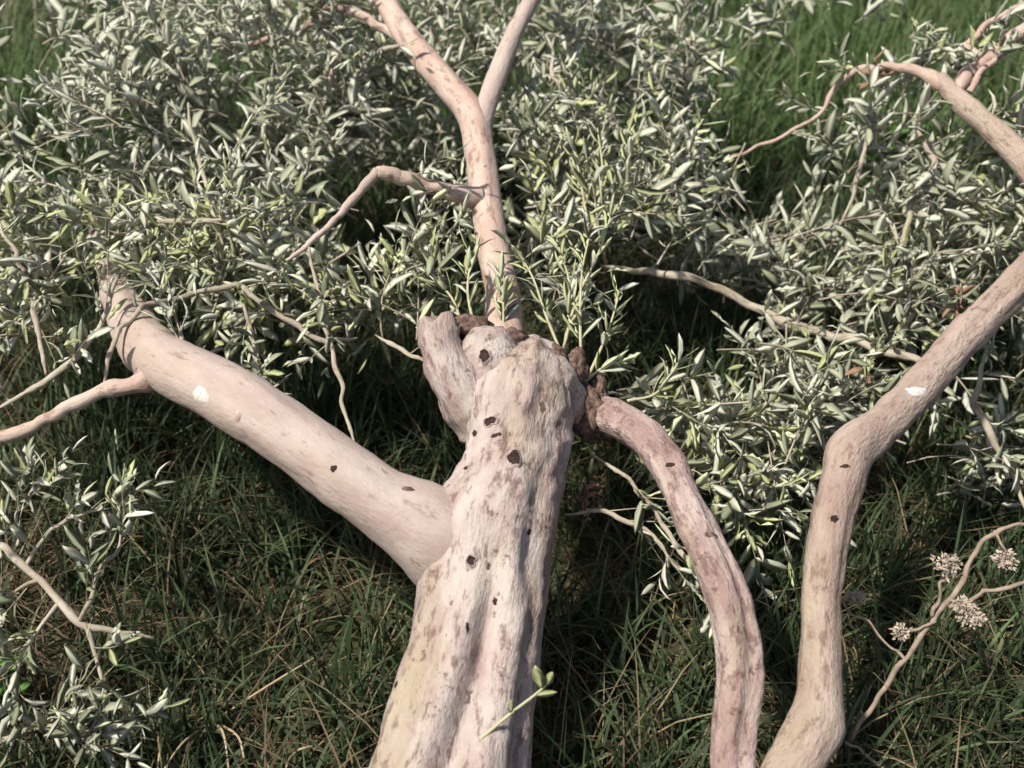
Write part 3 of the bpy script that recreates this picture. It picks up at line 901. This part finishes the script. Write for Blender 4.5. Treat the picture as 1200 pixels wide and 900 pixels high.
def dried_weed():
    random.seed(5)
    g = G(965, 905)
    t = empty('dried_weed', (g.x, g.y, ground_h(g.x, g.y)))
    tag(t, 'dried brown weed with fluffy seed heads leaning beside the elbowed limb', 'weed')
    main = [(g.x, g.y, -.01, .004)] + pc([(1000, 862, 1.72, 5), (1030, 815, 1.71, 6), (1062, 772, 1.70, 6), (1092, 730, 1.70, 6), (1124, 688, 1.70, 7), (1138, 655, 1.70, 5), (1160, 628, 1.70, 6), (1178, 619, 1.70, 5), (1215, 612, 1.70, 5)])
    tube('stem', kinky(main, .035, 3), M_WEED, t, n=80, segs=9, lump=.0012, freq=80, seed=3)
    subs = [[(1112, 712, 1.70, 6), (1140, 702, 1.69, 5), (1165, 692, 1.68, 5), (1210, 680, 1.67, 4)], [(1096, 728, 1.70, 5), (1075, 738, 1.70, 4), (1057, 740, 1.70, 3)],
            [(1092, 722, 1.70, 5), (1102, 695, 1.70, 4), (1110, 672, 1.70, 3)], [(1165, 622, 1.70, 4), (1172, 635, 1.69, 3), (1178, 650, 1.69, 3)],
            [(1118, 705, 1.70, 4), (1130, 716, 1.69, 3), (1136, 728, 1.69, 3)], [(990, 870, 1.72, 4), (1010, 880, 1.72, 4), (1040, 905, 1.72, 3)],
            [(1000, 700, 1.78, 3), (985, 700, 1.78, 3), (1030, 745, 1.76, 3), (1060, 772, 1.70, 4)]]
    for s in subs: tube('branch', kinky(pc(s), .08, s[0][0]), M_WEED, t, n=28, segs=6, lump=.0007, freq=90)
    for (px, py, d, rad) in [(1110, 662, 1.70, .020), (1178, 655, 1.69, .020), (1130, 710, 1.685, .015), (1138, 724, 1.68, .019), (1056, 740, 1.70, .013), (1003, 700, 1.78, .013)]:
        c = P(px, py, d)
        V, Fc = [], []
        ex = Vector((random.uniform(.9, 1.3), 1, random.uniform(.7, 1.0)))
        for k in range(230):              # a loose tuft of papery bits and fluff
            v = Vector((random.gauss(0, 1), random.gauss(0, 1), random.gauss(0, 1))).normalized() * random.uniform(0, 1) ** .5
            v = Vector((v.x * ex.x, v.y, v.z * ex.z)) * (1 + .5 * noise.noise(v * 2 + c * 40))
            q = c + v * rad * .8
            a = (v + Vector((random.gauss(0, .8), random.gauss(0, .8), random.gauss(0, .8)))).normalized()
            s = a.orthogonal().normalized() * random.uniform(.0006, .0016)
            L = random.uniform(.003, .008)
            i = len(V)
            V += [q - s * .5, q + s * .5, q + a * L * .6 + s, q + a * L * .6 - s, q + a * L]
            Fc += [(i, i + 1, i + 2, i + 3), (i + 3, i + 2, i + 4)]
        link('seed_head', mesh_from('seed_head', V, Fc, smooth=False), M_SEED, t)
dried_weed()

def withered_clump(px, py, d, label, n, size):
    """curled brown leaves caught on the twigs"""
    c = P(px, py, d)
    t = empty('withered_sprig', (c.x, c.y, c.z))
    tag(t, label, 'dry leaves')
    st = [(c.x, c.y, c.z - size * 1.3, .0016), (c.x + .006, c.y, c.z, .0014), (c.x, c.y + .004, c.z + size, .001)]
    tube('stem', st, M_TWIG, t, n=10, segs=6)
    for k in range(n):
        V, q, up = leaf_template(random.uniform(-.9, .9), random.uniform(.1, .4), random.uniform(-1.5, 1.5))
        T, idx = leaf_tris(q)
        dd = Vector((random.gauss(0, 1), random.gauss(-.3, .7), random.gauss(0, 1)))
        M = leaf_matrix(c + Vector((0, 0, random.uniform(-.6, .6) * size)), dd, Vector((random.gauss(0, 1), random.gauss(0, 1), .4)), size * random.uniform(.8, 1.4), size * random.uniform(.3, .5))
        W = V @ M[:, :3].T + M[:, 3]
        link('leaf', mesh_from('leaf', W, [tuple(int(a) for a in f) for f in T]), M_BROWN, t)
random.seed(9)
withered_clump(684, 580, 1.86, 'reddish brown withered leaves hanging beside the trunk under the arched limb', 12, .026)
withered_clump(1122, 352, 2.02, 'curled pinkish brown withered leaves caught behind the rising limb', 9, .03)
withered_clump(1022, 88, 2.34, 'dark reddish withered leaves hanging from the thin arching twig', 10, .032)
withered_clump(1012, 440, 2.12, 'brown withered leaves in the tangle beside the limb elbow', 8, .03)

def straw_tuft(rows, label, z0=0):
    g = rows[0][0]
    b = G(*g)
    t = empty('straw_tuft', (b.x, b.y, ground_h(b.x, b.y)))
    tag(t, label, 'dry grass')
    for r in rows:
        c = pc([(a[0], a[1], depth_of(G(a[0], a[1])) * .94 if i else depth_of(G(a[0], a[1])), 3.6 - 2 * i / len(r)) for i, a in enumerate(r)])
        tube('blade', c, M_STRAW, t, n=18, segs=6)
M_STRAW = plain('bent_straw', (.40, .31, .20), .8, .25, 30)
straw_tuft([[(250, 845), (262, 860), (268, 900)], [(250, 845), (215, 870), (190, 905)], [(250, 845), (278, 862), (286, 888)], [(250, 845), (320, 800), (370, 770)], [(204, 840), (190, 870), (184, 905)]],
           'tuft of bent pale straws standing out in the dark grass below the smooth limb')
straw_tuft([[(340, 888), (352, 878), (368, 874)], [(340, 888), (336, 898), (334, 910)]], 'short curled straw close to the foot of the trunk')

def green_weed(px, py, n, size, label, hue):
    random.seed(px)
    b = G(px, py)
    t = empty('weed_plant', (b.x, b.y, ground_h(b.x, b.y)))
    tag(t, label, 'weed')
    st = [(b.x, b.y, -.01, .003), (b.x + .01, b.y, size * 1.2, .0025), (b.x + .015, b.y - .01, size * 2.4, .0015)]
    tube('stem', st, hue, t, n=10, segs=6)
    for k in range(n):
        V, q, up = leaf_template(random.uniform(-.1, .4), random.uniform(.02, .1), random.uniform(-.3, .3))
        T, idx = leaf_tris(q)
        a = k * 2.4
        dd = Vector((math.cos(a), math.sin(a), random.uniform(-.1, .7)))
        M = leaf_matrix(Vector((b.x + .01, b.y, size * random.uniform(.6, 2.4))), dd, Vector((0, -.2, 1)), size * random.uniform(.8, 1.3), size * random.uniform(.35, .5))
        link('leaf', mesh_from('leaf', V @ M[:, :3].T + M[:, 3], [tuple(int(i) for i in f) for f in T]), hue, t)
M_GREENW = plain('fresh_weed_leaf', (.10, .21, .05), .55, .3, 20)
green_weed(8, 830, 9, .05, 'small bright green weed beside the grey leafed broken branch', M_GREENW)
green_weed(1020, 262, 16, .11, 'bright green broad leafed weed showing through the twigs', M_GREENW)
